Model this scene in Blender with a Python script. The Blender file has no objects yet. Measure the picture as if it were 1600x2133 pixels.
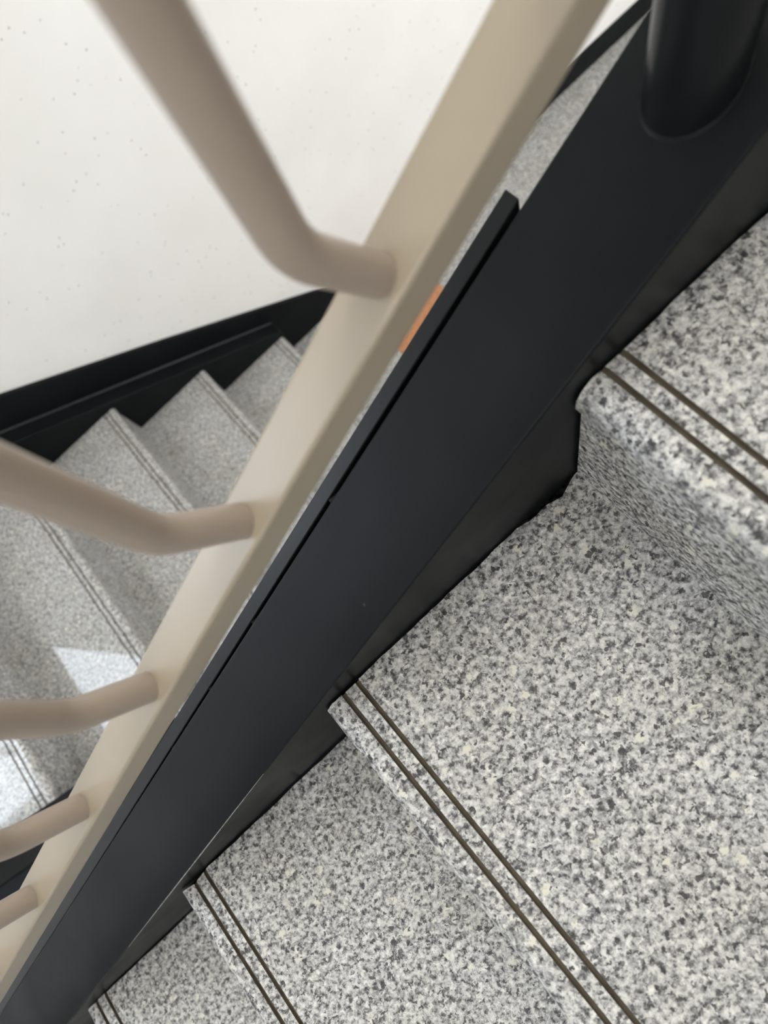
import bpy, bmesh, math, random
from mathutils import Vector, Matrix, Euler

random.seed(7)
scene = bpy.context.scene
col = scene.collection

# ------------------------------------------------------------------ dimensions (metres)
D = 0.28            # going of a step
H = 0.1617          # riser height
SL = H / D          # pitch of both flights
XL, ZL = -0.0389, -1.6331   # lowest nosing of the lower flight
Y_WALL = -1.475     # plane of the left wall
FLOOR_LOW = -1.812
FLOOR_MID = -5 * H

# ------------------------------------------------------------------ camera
cam_d = bpy.data.cameras.new('camera')
cam = bpy.data.objects.new('camera', cam_d)
col.objects.link(cam)
right = Vector((-0.7266, 0.6428, -0.2426)).normalized()
down = Vector((0.6870, 0.6790, -0.2587))
down = (down - right * down.dot(right)).normalized()
fwd = right.cross(down)
m = Matrix.Identity(4)
for i in range(3):
    m[i][0], m[i][1], m[i][2] = right[i], -down[i], -fwd[i]
m.translation = Vector((0.1328, 0.1207, 0.3896))
cam.matrix_world = m
cam_d.sensor_fit = 'VERTICAL'
cam_d.sensor_height = 32.0
cam_d.sensor_width = 24.0
cam_d.lens = 1420.35 / 2133.0 * 32.0
cam_d.clip_start = 0.01
cam_d.dof.use_dof = True
cam_d.dof.focus_distance = 0.60
cam_d.dof.aperture_fstop = 4.6
scene.camera = cam

# ------------------------------------------------------------------ world, added fill lights, exposure
world = bpy.data.worlds.new('world')
scene.world = world
world.use_nodes = True
world.node_tree.nodes['Background'].inputs[0].default_value = (0.80, 0.90, 1.0, 1)
world.node_tree.nodes['Background'].inputs[1].default_value = 0.35

def area(name, loc, rot, sx, sy, energy, color):
    l = bpy.data.lights.new(name, 'AREA')
    l.shape = 'RECTANGLE'
    l.size, l.size_y, l.energy, l.color = sx, sy, energy, color
    o = bpy.data.objects.new(name, l)
    o.location, o.rotation_euler = loc, rot
    col.objects.link(o)
    return o

area('overhead_fill', (-0.8, -0.65, 3.52), (0, 0, 0), 1.6, 1.2, 85, (1.0, 0.965, 0.91))  # unseen fill light, added overhead to brighten the stairwell
area('landing_fill', (2.75, 0.55, 3.52), (0, 0, 0), 1.1, 1.1, 45, (1.0, 0.975, 0.94))  # unseen fill light, added at the landing end to brighten the risers

vs = scene.view_settings
vs.view_transform = 'Standard'
vs.look = 'None'
vs.exposure = -0.06
vs.gamma = 1.0
vs.use_curve_mapping = False

# ------------------------------------------------------------------ materials
class NT:
    def __init__(self, name):
        self.m = bpy.data.materials.new(name)
        self.m.use_nodes = True
        self.t = self.m.node_tree
        self.b = self.t.nodes['Principled BSDF']
    def n(self, kind, **kw):
        nd = self.t.nodes.new(kind)
        for k, v in kw.items():
            if k.startswith('i_'):
                nd.inputs[k[2:].replace('_', ' ')].default_value = v
            else:
                setattr(nd, k, v)
        return nd
    def l(self, a, b):
        self.t.links.new(a, b)
    def ramp(self, fac, stops, interp='LINEAR'):
        r = self.n('ShaderNodeValToRGB')
        e = r.color_ramp.elements
        r.color_ramp.interpolation = interp
        while len(e) < len(stops):
            e.new(0.5)
        for el, (p, c) in zip(e, stops):
            el.position = p
            el.color = (*c, 1) if len(c) == 3 else c
        self.l(fac, r.inputs[0])
        return r
    def mix(self, fac, a, b, blend='MIX'):
        x = self.n('ShaderNodeMix', data_type='RGBA', blend_type=blend)
        for s, v in ((0, fac), (6, a), (7, b)):
            if hasattr(v, 'is_linked'):
                self.l(v, x.inputs[s])
            else:
                x.inputs[s].default_value = v if s == 0 else (*v, 1)
        return x.outputs[2]

def g(v, t=(1, 1, 1)):
    return (v * t[0], v * t[1], v * t[2])

def mat_granite(name, coat):
    a = NT(name)
    tc = a.n('ShaderNodeTexCoord')
    # break the cells up so that the crystals are irregular
    nz = a.n('ShaderNodeTexNoise', i_Scale=210.0, i_Detail=3.0, i_Roughness=0.6)
    a.l(tc.outputs['Object'], nz.inputs['Vector'])
    off = a.n('ShaderNodeVectorMath', operation='MULTIPLY_ADD')
    off.inputs[1].default_value = (0.010, 0.010, 0.010)
    a.l(nz.outputs['Color'], off.inputs[0])
    a.l(tc.outputs['Object'], off.inputs[2])
    v1 = a.n('ShaderNodeTexVoronoi', i_Scale=330.0)
    a.l(off.outputs[0], v1.inputs['Vector'])
    sep = a.n('ShaderNodeSeparateColor')
    a.l(v1.outputs['Color'], sep.inputs[0])
    big = a.n('ShaderNodeTexNoise', i_Scale=185.0, i_Detail=5.0, i_Roughness=0.68)
    a.l(tc.outputs['Object'], big.inputs['Vector'])
    add = a.n('ShaderNodeMath', operation='MULTIPLY_ADD')
    add.inputs[1].default_value = 2.2
    a.l(big.outputs['Fac'], add.inputs[0])
    mul = a.n('ShaderNodeMath', operation='MULTIPLY_ADD')
    mul.inputs[1].default_value = 0.45
    mul.inputs[2].default_value = -0.825
    a.l(sep.outputs[0], mul.inputs[0])
    a.l(mul.outputs[0], add.inputs[2])
    sub = add
    r1 = a.ramp(sub.outputs[0], [(0.02, g(0.03)), (0.18, g(0.075)), (0.32, g(0.19)), (0.46, g(0.31, (1, 1, 1.01))),
                                 (0.60, g(0.43, (1, 1, .98))), (0.78, g(0.53, (1, .995, .96))), (1.0, g(0.68, (1, .99, .95)))])
    # larger cream feldspar crystals
    v2 = a.n('ShaderNodeTexVoronoi', i_Scale=105.0)
    a.l(off.outputs[0], v2.inputs['Vector'])
    s2 = a.n('ShaderNodeSeparateColor')
    a.l(v2.outputs['Color'], s2.inputs[0])
    r2 = a.ramp(s2.outputs[1], [(0.90, (0, 0, 0)), (0.93, (1, 1, 1))])
    d2 = a.ramp(v2.outputs['Distance'], [(0.30, (1, 1, 1)), (0.42, (0, 0, 0))])
    mk = a.n('ShaderNodeMath', operation='MULTIPLY')
    a.l(r2.outputs[0], mk.inputs[0])
    a.l(d2.outputs[0], mk.inputs[1])
    c = a.mix(mk.outputs[0], r1.outputs[0], (0.58, 0.57, 0.50))
    # fine black mica flecks
    v3 = a.n('ShaderNodeTexVoronoi', i_Scale=300.0)
    a.l(off.outputs[0], v3.inputs['Vector'])
    s3 = a.n('ShaderNodeSeparateColor')
    a.l(v3.outputs['Color'], s3.inputs[0])
    r3 = a.ramp(s3.outputs[2], [(0.86, (0, 0, 0)), (0.97, (.9, .9, .9))])
    c = a.mix(r3.outputs[0], c, (0.022, 0.022, 0.026))
    # faint soiling with a shape of its own
    st = a.n('ShaderNodeTexNoise', i_Scale=9.0, i_Detail=4.0)
    a.l(tc.outputs['Object'], st.inputs['Vector'])
    rs = a.ramp(st.outputs['Fac'], [(0.40, (1, 1, 1)), (0.75, (0.86, 0.85, 0.80))])
    c = a.mix(1.0, c, rs.outputs[0], 'MULTIPLY')
    a.l(c, a.b.inputs['Base Color'])
    a.b.inputs['Roughness'].default_value = 0.5
    a.b.inputs['Specular IOR Level'].default_value = 0.35
    a.b.inputs['Coat Weight'].default_value = coat
    a.b.inputs['Coat Roughness'].default_value = 0.035
    bp = a.n('ShaderNodeBump', i_Strength=0.12, i_Distance=0.0006)
    a.l(sub.outputs[0], bp.inputs['Height'])
    a.l(bp.outputs[0], a.b.inputs['Normal'])
    return a.m

def mat_simple(name, color, rough, var=0.06, scale=30.0, bump=0.0, bscale=300.0, spec=0.5, metal=0.0, coat=0.0):
    a = NT(name)
    tc = a.n('ShaderNodeTexCoord')
    nz = a.n('ShaderNodeTexNoise', i_Scale=scale, i_Detail=3.0)
    a.l(tc.outputs['Object'], nz.inputs['Vector'])
    lo = tuple(x * (1 - var) for x in color)
    hi = tuple(min(1, x * (1 + var)) for x in color)
    r = a.ramp(nz.outputs['Fac'], [(0.3, lo), (0.7, hi)])
    a.l(r.outputs[0], a.b.inputs['Base Color'])
    a.b.inputs['Roughness'].default_value = rough
    a.b.inputs['Specular IOR Level'].default_value = spec
    a.b.inputs['Metallic'].default_value = metal
    a.b.inputs['Coat Weight'].default_value = coat
    if bump:
        n2 = a.n('ShaderNodeTexNoise', i_Scale=bscale, i_Detail=2.0)
        a.l(tc.outputs['Object'], n2.inputs['Vector'])
        bp = a.n('ShaderNodeBump', i_Strength=bump, i_Distance=0.001)
        a.l(n2.outputs['Fac'], bp.inputs['Height'])
        a.l(bp.outputs[0], a.b.inputs['Normal'])
    return a.m

def mat_black(name, spec, r0, r1):
    a = NT(name)
    tc = a.n('ShaderNodeTexCoord')
    # pale pin-prick scuffs and dust on the paint
    v = a.n('ShaderNodeTexVoronoi', i_Scale=26.0)
    a.l(tc.outputs['Object'], v.inputs['Vector'])
    dots = a.ramp(v.outputs['Distance'], [(0.03, (1, 1, 1)), (0.06, (0, 0, 0))])
    nz = a.n('ShaderNodeTexNoise', i_Scale=7.0, i_Detail=4.0)
    a.l(tc.outputs['Object'], nz.inputs['Vector'])
    base = a.ramp(nz.outputs['Fac'], [(0.35, (0.0050, 0.0058, 0.0066)), (0.72, (0.0080, 0.0092, 0.0102))])
    sep = a.n('ShaderNodeSeparateColor')
    a.l(v.outputs['Color'], sep.inputs[0])
    pick = a.ramp(sep.outputs[0], [(0.80, (0, 0, 0)), (0.82, (1, 1, 1))])
    mk = a.n('ShaderNodeMath', operation='MULTIPLY')
    a.l(dots.outputs[0], mk.inputs[0])
    a.l(pick.outputs[0], mk.inputs[1])
    c = a.mix(mk.outputs[0], base.outputs[0], (0.09, 0.09, 0.09))
    a.l(c, a.b.inputs['Base Color'])
    n2 = a.n('ShaderNodeTexNoise', i_Scale=12.0, i_Detail=3.0)
    a.l(tc.outputs['Object'], n2.inputs['Vector'])
    rr = a.ramp(n2.outputs['Fac'], [(0.3, (r0, r0, r0)), (0.7, (r1, r1, r1))])
    a.l(rr.outputs[0], a.b.inputs['Roughness'])
    a.b.inputs['Specular IOR Level'].default_value = spec
    return a.m

def mat_wall():
    a = NT('white_wall_paint')
    tc = a.n('ShaderNodeTexCoord')
    nz = a.n('ShaderNodeTexNoise', i_Scale=4.0, i_Detail=3.0)
    a.l(tc.outputs['Object'], nz.inputs['Vector'])
    base = a.ramp(nz.outputs['Fac'], [(0.35, (0.80, 0.795, 0.775)), (0.7, (0.845, 0.84, 0.825))])
    v = a.n('ShaderNodeTexVoronoi', i_Scale=34.0)
    a.l(tc.outputs['Object'], v.inputs['Vector'])
    d = a.ramp(v.outputs['Distance'], [(0.055, (1, 1, 1)), (0.115, (0, 0, 0))])
    sep = a.n('ShaderNodeSeparateColor')
    a.l(v.outputs['Color'], sep.inputs[0])
    pk = a.ramp(sep.outputs[1], [(0.62, (0, 0, 0)), (0.98, (.85, .85, .85))])
    mk = a.n('ShaderNodeMath', operation='MULTIPLY')
    a.l(d.outputs[0], mk.inputs[0])
    a.l(pk.outputs[0], mk.inputs[1])
    c = a.mix(mk.outputs[0], base.outputs[0], (0.22, 0.21, 0.19))
    a.l(c, a.b.inputs['Base Color'])
    a.b.inputs['Roughness'].default_value = 0.75
    n2 = a.n('ShaderNodeTexNoise', i_Scale=90.0, i_Detail=3.0)
    a.l(tc.outputs['Object'], n2.inputs['Vector'])
    bp = a.n('ShaderNodeBump', i_Strength=0.15, i_Distance=0.002)
    a.l(n2.outputs['Fac'], bp.inputs['Height'])
    a.l(bp.outputs[0], a.b.inputs['Normal'])
    return a.m

def mat_emit(name, color, strength):
    a = NT(name)
    a.b.inputs['Base Color'].default_value = (0.8, 0.8, 0.8, 1)
    a.b.inputs['Emission Color'].default_value = (*color, 1)
    a.b.inputs['Emission Strength'].default_value = strength
    return a.m

GRANITE = mat_granite('speckled_granite', 0.0)
POLISHED = mat_granite('polished_speckled_granite', 1.0)
GROOVE = mat_simple('groove_dirt', (0.085, 0.070, 0.048), 0.9, 0.35, 60)
BLACK = mat_black('black_satin_paint', 0.09, 0.34, 0.46)
BLACK_GLOSS = mat_black('black_gloss_paint', 0.16, 0.27, 0.31)
WORN_LIT = mat_simple('worn_edge_highlight', (0.16, 0.16, 0.15), 0.5, 0.5, 200)  # pale grey: edge wear with its highlight put into the colour
CREAM = mat_simple('cream_enamel_paint', (0.268, 0.224, 0.166), 0.34, 0.05, 9, 0.05, 60)
ROD = mat_simple('cream_enamel_light_tinted', (0.292, 0.236, 0.190), 0.34, 0.05, 9)  # same enamel as the rail; pinker local light put into the colour
JOINT_LIGHT = mat_simple('joint_highlight_grey', (0.028, 0.028, 0.031), 0.35, 0.2, 80)  # grey standing for the highlight along the joint
WALL = mat_wall()
CEIL = mat_simple('ceiling_paint', (0.80, 0.79, 0.77), 0.85, 0.02)
FRAME = mat_simple('window_frame_white', (0.75, 0.76, 0.77), 0.4, 0.02)
DAYLIGHT = mat_emit('daylit_window_pane', (0.78, 0.88, 1.0), 8.0)
DOORLIGHT = mat_emit('daylit_door_pane', (1.0, 0.985, 0.965), 4.8)
ORANGE = mat_simple('orange_mat_weave', (0.42, 0.19, 0.09), 0.95, 0.30, 120, 0.4, 500)

# ------------------------------------------------------------------ mesh helpers
def obj(name, bm, mats, parent=None, smooth=False):
    me = bpy.data.meshes.new(name)
    bmesh.ops.recalc_face_normals(bm, faces=bm.faces[:])
    bm.to_mesh(me)
    bm.free()
    for mt in (mats if isinstance(mats, (list, tuple)) else [mats]):
        me.materials.append(mt)
    if smooth:
        for p in me.polygons:
            p.use_smooth = True
        try:
            me.set_sharp_from_angle(angle=math.radians(38))
        except Exception:
            pass
    o = bpy.data.objects.new(name, me)
    col.objects.link(o)
    if parent:
        o.parent = parent
    return o

def dup(o, loc, parent):
    c = o.copy()
    col.objects.link(c)
    c.parent = parent
    c.location = loc
    return c

def thing(name, label, cat, loc=(0, 0, 0)):
    o = bpy.data.objects.new(name, None)
    o.empty_display_size = 0.1
    o.location = loc
    o['label'], o['category'] = label, cat
    col.objects.link(o)
    return o

def struct(o):
    o['kind'] = 'structure'
    return o

def box(bm, x0, x1, y0, y1, z0, z1):
    v = [bm.verts.new((x, y, z)) for x in (x0, x1) for y in (y0, y1) for z in (z0, z1)]
    for f in ((0, 1, 3, 2), (4, 6, 7, 5), (0, 4, 5, 1), (2, 3, 7, 6), (0, 2, 6, 4), (1, 5, 7, 3)):
        bm.faces.new([v[i] for i in f])

def prism_y(bm, pts, y0, y1):
    """polygon in x-z extruded along y"""
    a = [bm.verts.new((x, y0, z)) for x, z in pts]
    b = [bm.verts.new((x, y1, z)) for x, z in pts]
    n = len(pts)
    bm.faces.new(a)
    bm.faces.new(b[::-1])
    for i in range(n):
        bm.faces.new((a[i], a[(i + 1) % n], b[(i + 1) % n], b[i]))

def bevel(bm, w, seg=2):
    bmesh.ops.bevel(bm, geom=bm.edges[:], offset=w, segments=seg, affect='EDGES', profile=0.5, clamp_overlap=True)

def tube(bm, pts, r, sides=20):
    pts = [Vector(p) for p in pts]
    rings = []
    for i, p in enumerate(pts):
        t = (pts[min(i + 1, len(pts) - 1)] - pts[max(i - 1, 0)]).normalized()
        u = Vector((0, 1, 0))
        u = (u - t * u.dot(t)).normalized()
        w = t.cross(u)
        rr = r[i] if isinstance(r, (list, tuple)) else r
        rings.append([bm.verts.new(p + rr * (math.cos(a) * u + math.sin(a) * w))
                      for a in (2 * math.pi * k / sides for k in range(sides))])
    for A, B in zip(rings, rings[1:]):
        for k in range(sides):
            bm.faces.new((A[k], A[(k + 1) % sides], B[(k + 1) % sides], B[k]))
    bm.faces.new(rings[0][::-1])
    bm.faces.new(rings[-1])

# ------------------------------------------------------------------ the setting
bm = bmesh.new()
box(bm, -3.0, XL + 0.02, Y_WALL, 1.22, FLOOR_LOW - 0.1, FLOOR_LOW)
floor = struct(obj('floor', bm, GRANITE))
bm = bmesh.new()
box(bm, 1.405, 3.4, Y_WALL, 1.22, FLOOR_MID - 0.14, FLOOR_MID)
struct(obj('floor', bm, GRANITE))
bm = bmesh.new()
box(bm, -3.0, 3.4, Y_WALL, 1.22, 3.60, 3.7)
struct(obj('ceiling', bm, CEIL))

# left wall with a window opening over the half landing
WX0, WX1, WZ0, WZ1 = 1.58, 3.15, -0.12, 1.45
bm = bmesh.new()
box(bm, -3.0, WX0, Y_WALL - 0.14, Y_WALL, -1.95, 3.7)
box(bm, WX1, 3.4, Y_WALL - 0.14, Y_WALL, -1.95, 3.7)
box(bm, WX0, WX1, Y_WALL - 0.14, Y_WALL, -1.95, WZ0)
box(bm, WX0, WX1, Y_WALL - 0.14, Y_WALL, WZ1, 3.7)
struct(obj('wall_left', bm, WALL))
bm = bmesh.new()
box(bm, 3.4, 3.5, Y_WALL - 0.14, 1.32, -1.95, 3.7)
struct(obj('wall_end', bm, WALL))
# right wall with a glazed door at the lower level, under the upper flight
DX0, DX1, DZ1 = -2.75, -0.75, 0.32
bm = bmesh.new()
box(bm, -3.0, DX0, 1.22, 1.32, -1.95, 3.7)
box(bm, DX1, 3.4, 1.22, 1.32, -1.95, 3.7)
box(bm, DX0, DX1, 1.22, 1.32, DZ1, 3.7)
box(bm, DX0, DX1, 1.22, 1.32, -1.95, FLOOR_LOW)
struct(obj('wall_right', bm, WALL))
door = bpy.data.objects.new('door_1', None)
door.location = (DX0, 1.22, FLOOR_LOW)
col.objects.link(door)
struct(door)
dw, dh = DX1 - DX0, DZ1 - FLOOR_LOW
bm = bmesh.new()
for a in ((0, dw, 0, 0.08), (0, dw, dh - 0.06, dh), (0, 0.06, 0.08, dh - 0.06), (dw - 0.06, dw, 0.08, dh - 0.06),
          (dw / 2 - 0.05, dw / 2 + 0.05, 0.08, dh - 0.06)):
    box(bm, a[0], a[1], 0.02, 0.07, a[2], a[3])
obj('door_frame', bm, FRAME, door)
for x0, x1 in ((0.06, dw / 2 - 0.05), (dw / 2 + 0.05, dw - 0.06)):
    bm = bmesh.new()
    box(bm, x0, x1, 0.04, 0.05, 0.08, dh - 0.06)
    obj('pane', bm, DOORLIGHT, door)
bm = bmesh.new()
box(bm, -3.1, -3.0, Y_WALL - 0.14, 1.32, -1.95, 3.7)
struct(obj('wall_back', bm, WALL))

win = bpy.data.objects.new('window_1', None)
win.location = (WX0, Y_WALL, WZ0)
col.objects.link(win)
struct(win)
ww, wh = WX1 - WX0, WZ1 - WZ0
bm = bmesh.new()
for a in ((0, ww, 0, 0.05), (0, ww, wh - 0.05, wh), (0, 0.05, 0.05, wh - 0.05), (ww - 0.05, ww, 0.05, wh - 0.05),
          (ww / 2 - 0.025, ww / 2 + 0.025, 0.05, wh - 0.05)):
    box(bm, a[0], a[1], -0.09, -0.04, a[2], a[3])
obj('window_frame', bm, FRAME, win)
for x0, x1 in ((0.05, ww / 2 - 0.025), (ww / 2 + 0.025, ww - 0.05)):
    bm = bmesh.new()
    box(bm, x0, x1, -0.075, -0.065, 0.05, wh - 0.05)
    obj('pane', bm, DAYLIGHT, win)

# black painted baseboard on the left wall: follows the flight, then runs level
bm = bmesh.new()
top = [(1.30, -0.652), (0.692, -1.045), (0.265, -1.323), (-0.315, -1.712), (-3.0, -1.742)]
bot = [(-3.0, FLOOR_LOW), (-0.06, FLOOR_LOW), (1.30, -1.10)]
prism_y(bm, top + bot, Y_WALL, Y_WALL + 0.014)
struct(obj('baseboard_left', bm, BLACK))

# ------------------------------------------------------------------ granite steps
G1, G2 = 0.0217, 0.0368
TH = 0.030

def tread_mesh(seed, flip, chips=()):
    """slab with two anti-slip grooves; origin at the nosing's top edge beside the inner stringer.
    flip = +1: nosing faces +x; the slab runs to +y from its ragged cut end."""
    rnd = random.Random(seed)
    top = []
    xb = -(D + 0.022)
    n = 40
    xs = [xb + (-(G2 + 0.006) - xb) * i / n for i in range(n + 1)]
    prof = [(x, 0.0, 0) for x in xs]
    gw, gd = 0.0021, 0.0034
    for c in (G2, G1):
        prof += [(-c - gw, 0.0, 0), (-c - gw * 0.6, -gd, 1), (-c + gw * 0.6, -gd, 1), (-c + gw, 0.0, 0)]
    r = 0.013
    prof.append((-r - 0.005, 0.0, 0))
    for i in range(7):
        a = math.pi / 2 * i / 6
        prof.append((-r + r * math.sin(a), -r + r * math.cos(a), 0))
    prof += [(0.0, -TH + 0.006, 0), (-0.002, -TH + 0.002, 0), (-0.006, -TH, 0), (xb, -TH, 0)]
    stations = [0.0, 0.004, 0.02, 0.3, 0.6, WID]
    bm = bmesh.new()
    jit = []
    y = 0.0
    for x, z, gr in prof:
        y = 0.6 * y + rnd.uniform(0.0, 0.0010)
        c = 0.0
        for cx, cw, cd in chips:
            c += cd * max(0.0, 1 - abs(x - cx) / cw)
        jit.append(y + c * (1.0 if z > -0.004 else 0.3))
    rings = []
    for k, s in enumerate(stations):
        ring = []
        for (x, z, gr), j in zip(prof, jit):
            yy = s + (j if k < 2 else 0.0)
            if k == 0 and z == 0.0:
                z = -0.0012
                yy -= 0.0
            if k == 1:
                yy = s + j * 0.9
            ring.append(bm.verts.new((x * flip, yy, z)))
        rings.append(ring)
    n = len(prof)
    for A, B in zip(rings, rings[1:]):
        for i in range(n):
            i2 = (i + 1) % n
            f = bm.faces.new((A[i], A[i2], B[i2], B[i]))
            if prof[i][2] or prof[i2][2]:
                f.material_index = 1
    bm.faces.new(rings[0])
    bm.faces.new(rings[-1][::-1])
    return bm

def riser_bm(flip, w, h=H - TH):
    bm = bmesh.new()
    x0, x1 = -0.026, -0.0045
    box(bm, min(x0 * flip, x1 * flip), max(x0 * flip, x1 * flip), 0.003, w, 0.0, h)
    return bm

upper = thing('staircase', 'grey speckled granite steps at right with wide black stringer beneath the cream railing', 'staircase')
WID = 1.215
for k in range(-2, 5):
    chips = {1: ((-0.262, 0.02, 0.006), (-0.235, 0.015, 0.004)), 0: ((-0.05, 0.02, 0.001),), 2: ((-0.02, 0.02, 0.003),)}.get(k, ())
    t = obj('tread', tread_mesh(20 + k, 1, chips), [GRANITE, GROOVE], upper, smooth=True)
    t.location = (k * D, 0.0008, -k * H)
for k in range(-9, -2):
    dup(t, (k * D, 0.002, -k * H), upper)
rise = obj('riser', riser_bm(1, WID), GRANITE, upper)
rise.location = (-9 * D, 0, 9 * H - H)
for k in range(-8, 6):
    dup(rise, (k * D, 0, -k * H - H), upper)

# inner stringer: a deep black beam whose top runs just above the nosing line
OFF = 0.021
SW = 0.088
def slope_prism(x0, x1, off_top, off_bot, y0, y1, bev, sl=SL, z0=0.0):
    bm = bmesh.new()
    prism_y(bm, [(x0, z0 + off_top - sl * x0), (x1, z0 + off_top - sl * x1), (x1, z0 + off_bot - sl * x1), (x0, z0 + off_bot - sl * x0)], y0, y1)
    if bev:
        bevel(bm, bev, 3)
    return bm
obj('stringer', slope_prism(-2.80, 1.40, OFF, OFF - 0.33, -SW, 0.0, 0.0018), BLACK, upper)
# narrow plate fixed to the open side of the stringer with a thin gap
bm = bmesh.new()
xa, xb_ = -0.050, 1.38
zt = lambda x: OFF - 0.002 - SL * x
for_y = [(xa, -0.0925, -0.1042), (0.66, -0.0884, -0.1032), (xb_, -0.0882, -0.1030)]
vt = []
for x, yi, yo in for_y:
    vt.append([bm.verts.new((x, yi, zt(x))), bm.verts.new((x, yo, zt(x))), bm.verts.new((x, yo, zt(x) - 0.075)), bm.verts.new((x, yi, zt(x) - 0.075))])
for A, B in zip(vt, vt[1:]):
    for i in range(4):
        bm.faces.new((A[i], A[(i + 1) % 4], B[(i + 1) % 4], B[i]))
bm.faces.new(vt[0][::-1]); bm.faces.new(vt[-1])
bevel(bm, 0.001, 2)
plate = obj('edge_plate', bm, BLACK_GLOSS, upper)
plate['label'] = 'thin black edge plate along the open side of the stringer'
# worn inner edge, its lit line painted in as a pale strip, low down
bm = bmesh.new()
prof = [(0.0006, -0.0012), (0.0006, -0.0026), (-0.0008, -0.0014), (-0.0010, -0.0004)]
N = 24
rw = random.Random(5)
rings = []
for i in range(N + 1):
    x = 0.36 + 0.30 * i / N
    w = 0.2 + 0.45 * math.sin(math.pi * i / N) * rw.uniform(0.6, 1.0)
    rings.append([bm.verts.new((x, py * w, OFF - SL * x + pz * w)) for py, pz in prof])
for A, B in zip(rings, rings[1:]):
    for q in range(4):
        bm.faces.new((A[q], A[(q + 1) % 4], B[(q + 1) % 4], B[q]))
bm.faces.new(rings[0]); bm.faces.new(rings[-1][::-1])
obj('lit_worn_edge', bm, WORN_LIT, upper)
# weld spacers holding the plate
sp_bm = bmesh.new()
box(sp_bm, -0.006, 0.006, -0.0925, -0.0875, -0.03, -0.004)
sp = obj('spacer', sp_bm, BLACK, upper)
sp.location = (0.15, 0, zt(0.15))
for x in (0.27, 0.35, 0.43, 0.52):
    dup(sp, (x, 0, zt(x)), upper)

lower = thing('staircase', 'distant lower flight of grey granite steps along white wall, seen beyond the railing', 'staircase')
LY0, LY1 = -1.4034, -0.437
WID = LY1 - LY0 - 0.004
first = None
for j in range(0, 5):
    # nosing faces -x
    t = obj('tread', tread_mesh(60 + j, -1), [POLISHED, GROOVE], lower, smooth=True)
    t.location = (XL + j * D, LY0 + 0.002, ZL + j * H)
rise = obj('riser', riser_bm(-1, WID), GRANITE, lower)
rise.location = (XL + D, LY0, ZL)
for j in range(2, 6):
    dup(rise, (XL + j * D, LY0, ZL + (j - 1) * H), lower)
bm = riser_bm(-1, WID, ZL - TH - FLOOR_LOW)
r0 = obj('riser', bm, GRANITE, lower)
r0.location = (XL, LY0, FLOOR_LOW)
zoff = ZL - SL * XL
obj('stringer', slope_prism(-0.045, 1.36, OFF, OFF - 0.20, Y_WALL + 0.015, LY0, 0.0035, -SL, zoff), BLACK, lower)
obj('stringer', slope_prism(-0.045, 1.40, OFF, OFF - 0.33, LY1, LY1 + 0.09, 0.0035, -SL, zoff), BLACK, lower)

# grey bead added as the highlight line between the wall stringer and the baseboard
bm = bmesh.new()
zb = lambda x: zoff + SL * x + OFF
tube(bm, [(x, Y_WALL + 0.0165, zb(x) + 0.001) for x in (-0.04, 0.3, 0.7, 1.1, 1.34)], [0.0022, 0.003, 0.0028, 0.003, 0.0025], 10)
obj('joint_highlight', bm, JOINT_LIGHT, lower, smooth=True)

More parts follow.
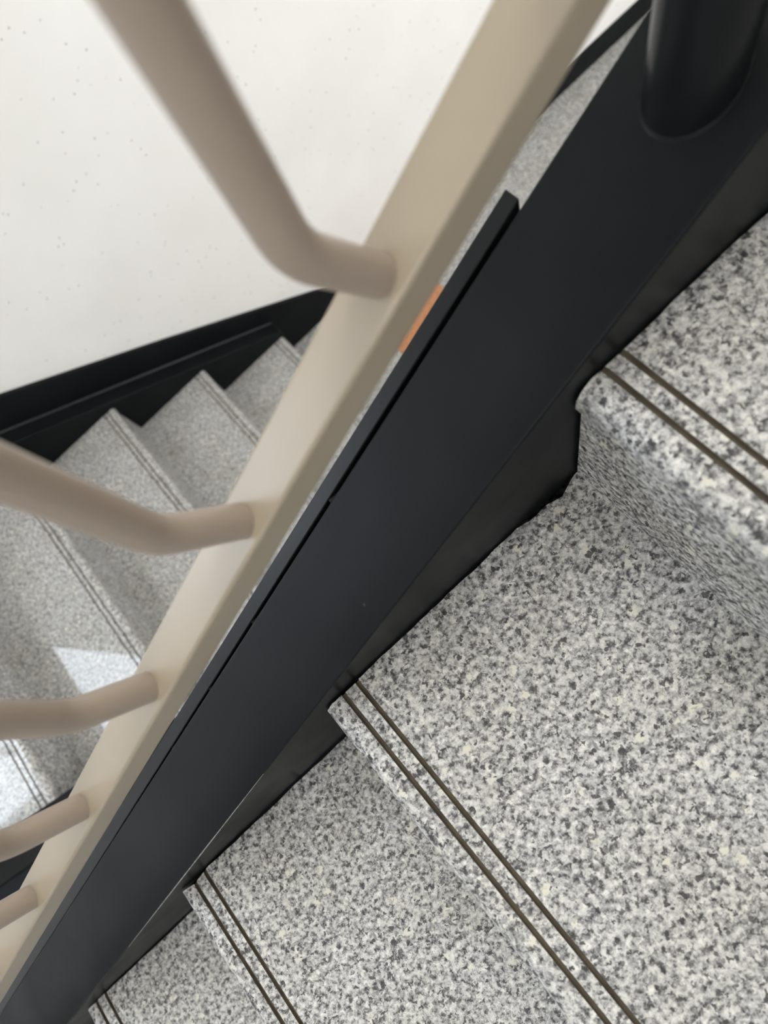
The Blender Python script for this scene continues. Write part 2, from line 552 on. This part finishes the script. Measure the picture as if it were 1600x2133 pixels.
# ------------------------------------------------------------------ railing
rail = thing('stair_railing', 'cream painted metal railing with bent round balusters and a black post', 'railing', (-0.125, -0.045, OFF + SL * 0.125))
rail_origin = Vector(rail.location)
YR = -0.045
RO = 0.1959
RT = SL + 0.0196     # the railing falls a touch steeper than the stringer
def rel(o):
    o.location = Vector(o.location) - rail_origin
    return o
bm = slope_prism(-0.125, 1.30, RO, RO - 0.0244, YR - 0.0151, YR + 0.0151, 0.0022, RT)
rel(obj('bottom_rail', bm, CREAM, rail))
bm = slope_prism(-0.125, 1.30, 0.93, 0.89, YR - 0.022, YR + 0.022, 0.006, RT)
rel(obj('top_rail', bm, CREAM, rail))
nrm = Vector((RT, 0, 1)).normalized()
def rod_pts(L=0.050, top=0.90):
    base = Vector((0, 0, 0)) - nrm * 0.003
    vtx = nrm * L
    R = 0.013
    up = Vector((0, 0, 1))
    pts = [base, nrm * 0.008, nrm * 0.02]
    a, b = vtx - nrm * R, vtx + up * R
    for i in range(9):
        t = i / 8
        pts.append((1 - t) ** 2 * a + 2 * t * (1 - t) * vtx + t * t * b)
    end = top - RO - SL * 0 + SL * 0
    pts.append(Vector((vtx.x, 0, end - RT * vtx.x)))
    return pts
bm = bmesh.new()
tube(bm, rod_pts(), 0.0095, 24)
rod = obj('baluster', bm, ROD, rail, smooth=True)
for i in range(-1, 11):
    x = 0.068 + 0.12 * i
    p = Vector((x, YR, RO - RT * x)) - rail_origin
    if i == -1:
        rod.location = p
    else:
        dup(rod, p, rail)
def post(x):
    bm = bmesh.new()
    z0 = OFF - SL * x
    tube(bm, [(x, YR, z0), (x, YR, z0 + 0.97), (x, YR, z0 + 0.985)], [0.0238, 0.0238, 0.019], 40)
    for v in bm.verts:
        if v.co.z < z0 + 0.1:
            v.co.z -= SL * (v.co.x - x)
    o = rel(obj('newel_post', bm, BLACK_GLOSS, rail, smooth=True))
    o['label'] = 'black round post'
    # fillet weld at the foot, lying in the sloping top of the stringer
    bm = bmesh.new()
    N, M_ = 40, 8
    rings = []
    for k in range(N):
        a = 2 * math.pi * k / N
        ring = []
        for q in range(M_):
            b = 2 * math.pi * q / M_
            rr = 0.0238 + 0.0016 * math.cos(b)
            px, py = rr * math.cos(a), rr * math.sin(a)
            ring.append(bm.verts.new((x + px, YR + py, z0 - SL * px + 0.0016 * math.sin(b))))
        rings.append(ring)
    for k in range(N):
        A, B = rings[k], rings[(k + 1) % N]
        for q in range(M_):
            bm.faces.new((A[q], A[(q + 1) % M_], B[(q + 1) % M_], B[q]))
    w = obj('weld_bead', bm, BLACK, o, smooth=True)
post(-0.125)
post(1.30)

# ------------------------------------------------------------------ the orange thing glimpsed below
matt = thing('floor_mat', 'small orange brown mat glimpsed through the slit between cream rail and black stringer', 'mat', (-0.46, -1.13, FLOOR_LOW))
bm = bmesh.new()
box(bm, -0.14, 0.14, -0.21, 0.21, 0.0, 0.010)
bevel(bm, 0.003, 2)
obj('mat_body', bm, ORANGE, matt)
